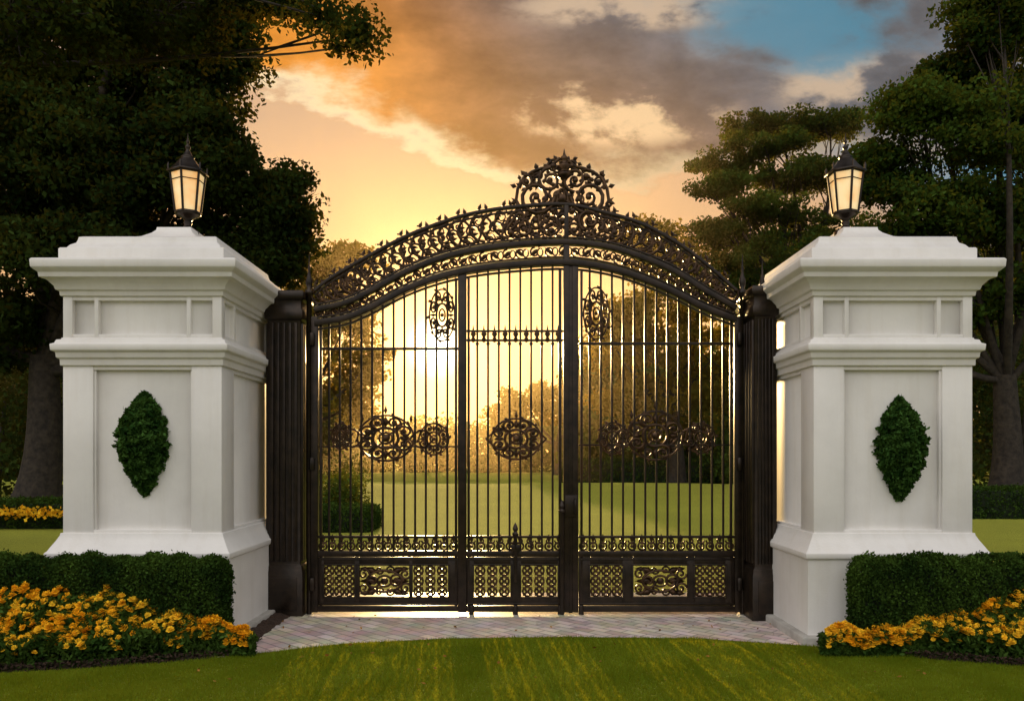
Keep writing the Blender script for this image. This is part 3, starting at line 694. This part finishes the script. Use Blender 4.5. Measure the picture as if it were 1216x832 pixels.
tree("elm_tree",(-13.2,50),.5,4.5,[B(50,385,330,34,28,22),B(50,425,310,26,18,10),B(50,360,370,40,50,24),B(50,405,390,36,40,24),B(50,438,430,22,34,12),B(50,380,450,46,40,22),B(50,345,450,30,50,16),B(50,415,480,36,30,14)],.30,150,m_leaf_gold,(.7,1.4),seed=8)
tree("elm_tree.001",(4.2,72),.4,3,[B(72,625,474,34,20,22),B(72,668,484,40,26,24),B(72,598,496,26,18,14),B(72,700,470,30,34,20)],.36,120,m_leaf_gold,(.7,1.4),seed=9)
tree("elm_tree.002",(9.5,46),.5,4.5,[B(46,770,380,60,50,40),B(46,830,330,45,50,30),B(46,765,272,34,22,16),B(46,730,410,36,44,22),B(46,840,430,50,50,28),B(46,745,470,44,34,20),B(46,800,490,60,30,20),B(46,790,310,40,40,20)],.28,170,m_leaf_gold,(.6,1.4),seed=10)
tree("rain_tree",(14.0,38),.5,9,[B(38,925,150,62,12,36),B(38,985,152,44,14,26),B(38,868,190,46,12,26),B(38,905,176,44,10,22),B(38,935,210,56,14,26),B(38,850,226,34,12,20),B(38,905,250,66,16,32),B(38,985,210,54,24,32),B(38,970,270,64,24,32),B(38,865,284,54,24,30),B(38,930,315,74,30,36),B(38,860,335,54,30,28)],.17,380,m_leaf_mid,(.45,.95),flat=.42,seed=12,lr=.3)
D2=25
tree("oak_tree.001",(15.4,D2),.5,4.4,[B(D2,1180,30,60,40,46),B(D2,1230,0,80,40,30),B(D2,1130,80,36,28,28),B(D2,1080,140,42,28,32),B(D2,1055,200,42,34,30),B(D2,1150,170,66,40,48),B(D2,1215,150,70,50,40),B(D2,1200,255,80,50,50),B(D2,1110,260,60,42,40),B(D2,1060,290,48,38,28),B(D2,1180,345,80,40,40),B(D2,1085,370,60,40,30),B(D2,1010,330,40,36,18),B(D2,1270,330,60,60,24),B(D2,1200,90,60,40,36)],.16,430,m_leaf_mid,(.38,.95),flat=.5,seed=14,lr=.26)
rng=np.random.default_rng(21)
mb=MB(); cen=[]
def wood(D,xp0,xp1,ytop,ybot,n,r):
    s_=F/D
    for _ in range(n):
        x=rng.uniform(xp0,xp1); y=rng.uniform(ytop,ybot); c=np.array([(x-608)/s_,D+rng.uniform(-4,6),CH+(540-y)/s_]); R_=rng.uniform(.6,1.3)*r; m_=int(90*R_)
        pp=rng.normal(size=(m_,3)); pp/=np.linalg.norm(pp,axis=1,keepdims=True); pp*=(rng.uniform(0,1,m_)**.4)[:,None]*R_; pp[:,2]*=.7; cen.append(c+pp)
wood(62,-300,330,380,560,420,2.2); wood(62,880,1500,290,560,520,2.2); wood(85,330,900,505,560,240,2.2); wood(58,690,900,420,560,150,1.8); wood(62,240,400,460,560,80,2)
c_=np.concatenate(cen); mb.leaves(c_,.5,0,aspect=.7)
for k in range(60):
    x=rng.uniform(-60,60); y=rng.uniform(60,90); 
    if -14<x<4: continue
    mb.tube([(x,y,0),(x+.2,y,4),(x+.5,y,9)],[.35,.28,.12],7,1)
mb.build("distant_trees",[m_leaf_mid,m_bark])
rng=np.random.default_rng(22)
mb=MB(); cen=[]
wood(30,-300,60,420,590,130,1.0); wood(30,60,300,430,585,120,1.0); wood(32,925,1140,400,585,120,1.1); wood(32,1200,1500,400,585,90,1.1)
mb.leaves(np.concatenate(cen),.22,0,aspect=.65); 
for k in range(24):
    x=rng.choice([-1,1])*rng.uniform(10.5,24); mb.tube([(x,30.5,0),(x+.1,30.5,2),(x+.3,30.5,4)],[.12,.1,.05],6,1)
mb.build("shrubbery",[m_leaf_dark,m_bark])
def shrub(name,x,y,r,h_,n,mat,leaf):
    mb=MB(); cs=[]
    for q in range(9):
        c=np.array([x+rng.normal(0,r*.45),y+rng.normal(0,r*.4),h_*rng.uniform(.25,.72)]); R_=r*rng.uniform(.4,.65)
        pp=rng.normal(size=(n//9,3)); pp/=np.linalg.norm(pp,axis=1,keepdims=True); pp*=(rng.uniform(0,1,n//9)**.35)[:,None]*[R_,R_,h_*.42]; cs.append(c+pp)
    for q in range(5):
        a=rng.uniform(0,6.28); mb.tube([(x,y,0),(x+.3*r*math.cos(a),y+.3*r*math.sin(a),h_*.3),(x+.5*r*math.cos(a),y+.5*r*math.sin(a),h_*.6)],[.03,.02,.01],5,1)
    p=np.concatenate(cs); p[:,2]=np.maximum(p[:,2],.03); mb.leaves(p,leaf,0,aspect=.55); mb.build(name,[mat,m_bark])
shrub("garden_shrub",-4.35,13.2,.55,1.5,6000,m_leaf_mid,.07)
shrub("garden_shrub.001",-4.9,22,.9,1.35,6000,m_leaf_mid,.09)
shrub("garden_shrub.002",-9.8,33,2.0,2.2,6000,m_leaf_mid,.16)
shrub("garden_shrub.003",13,44,3.2,2.6,5000,m_leaf_mid,.24)
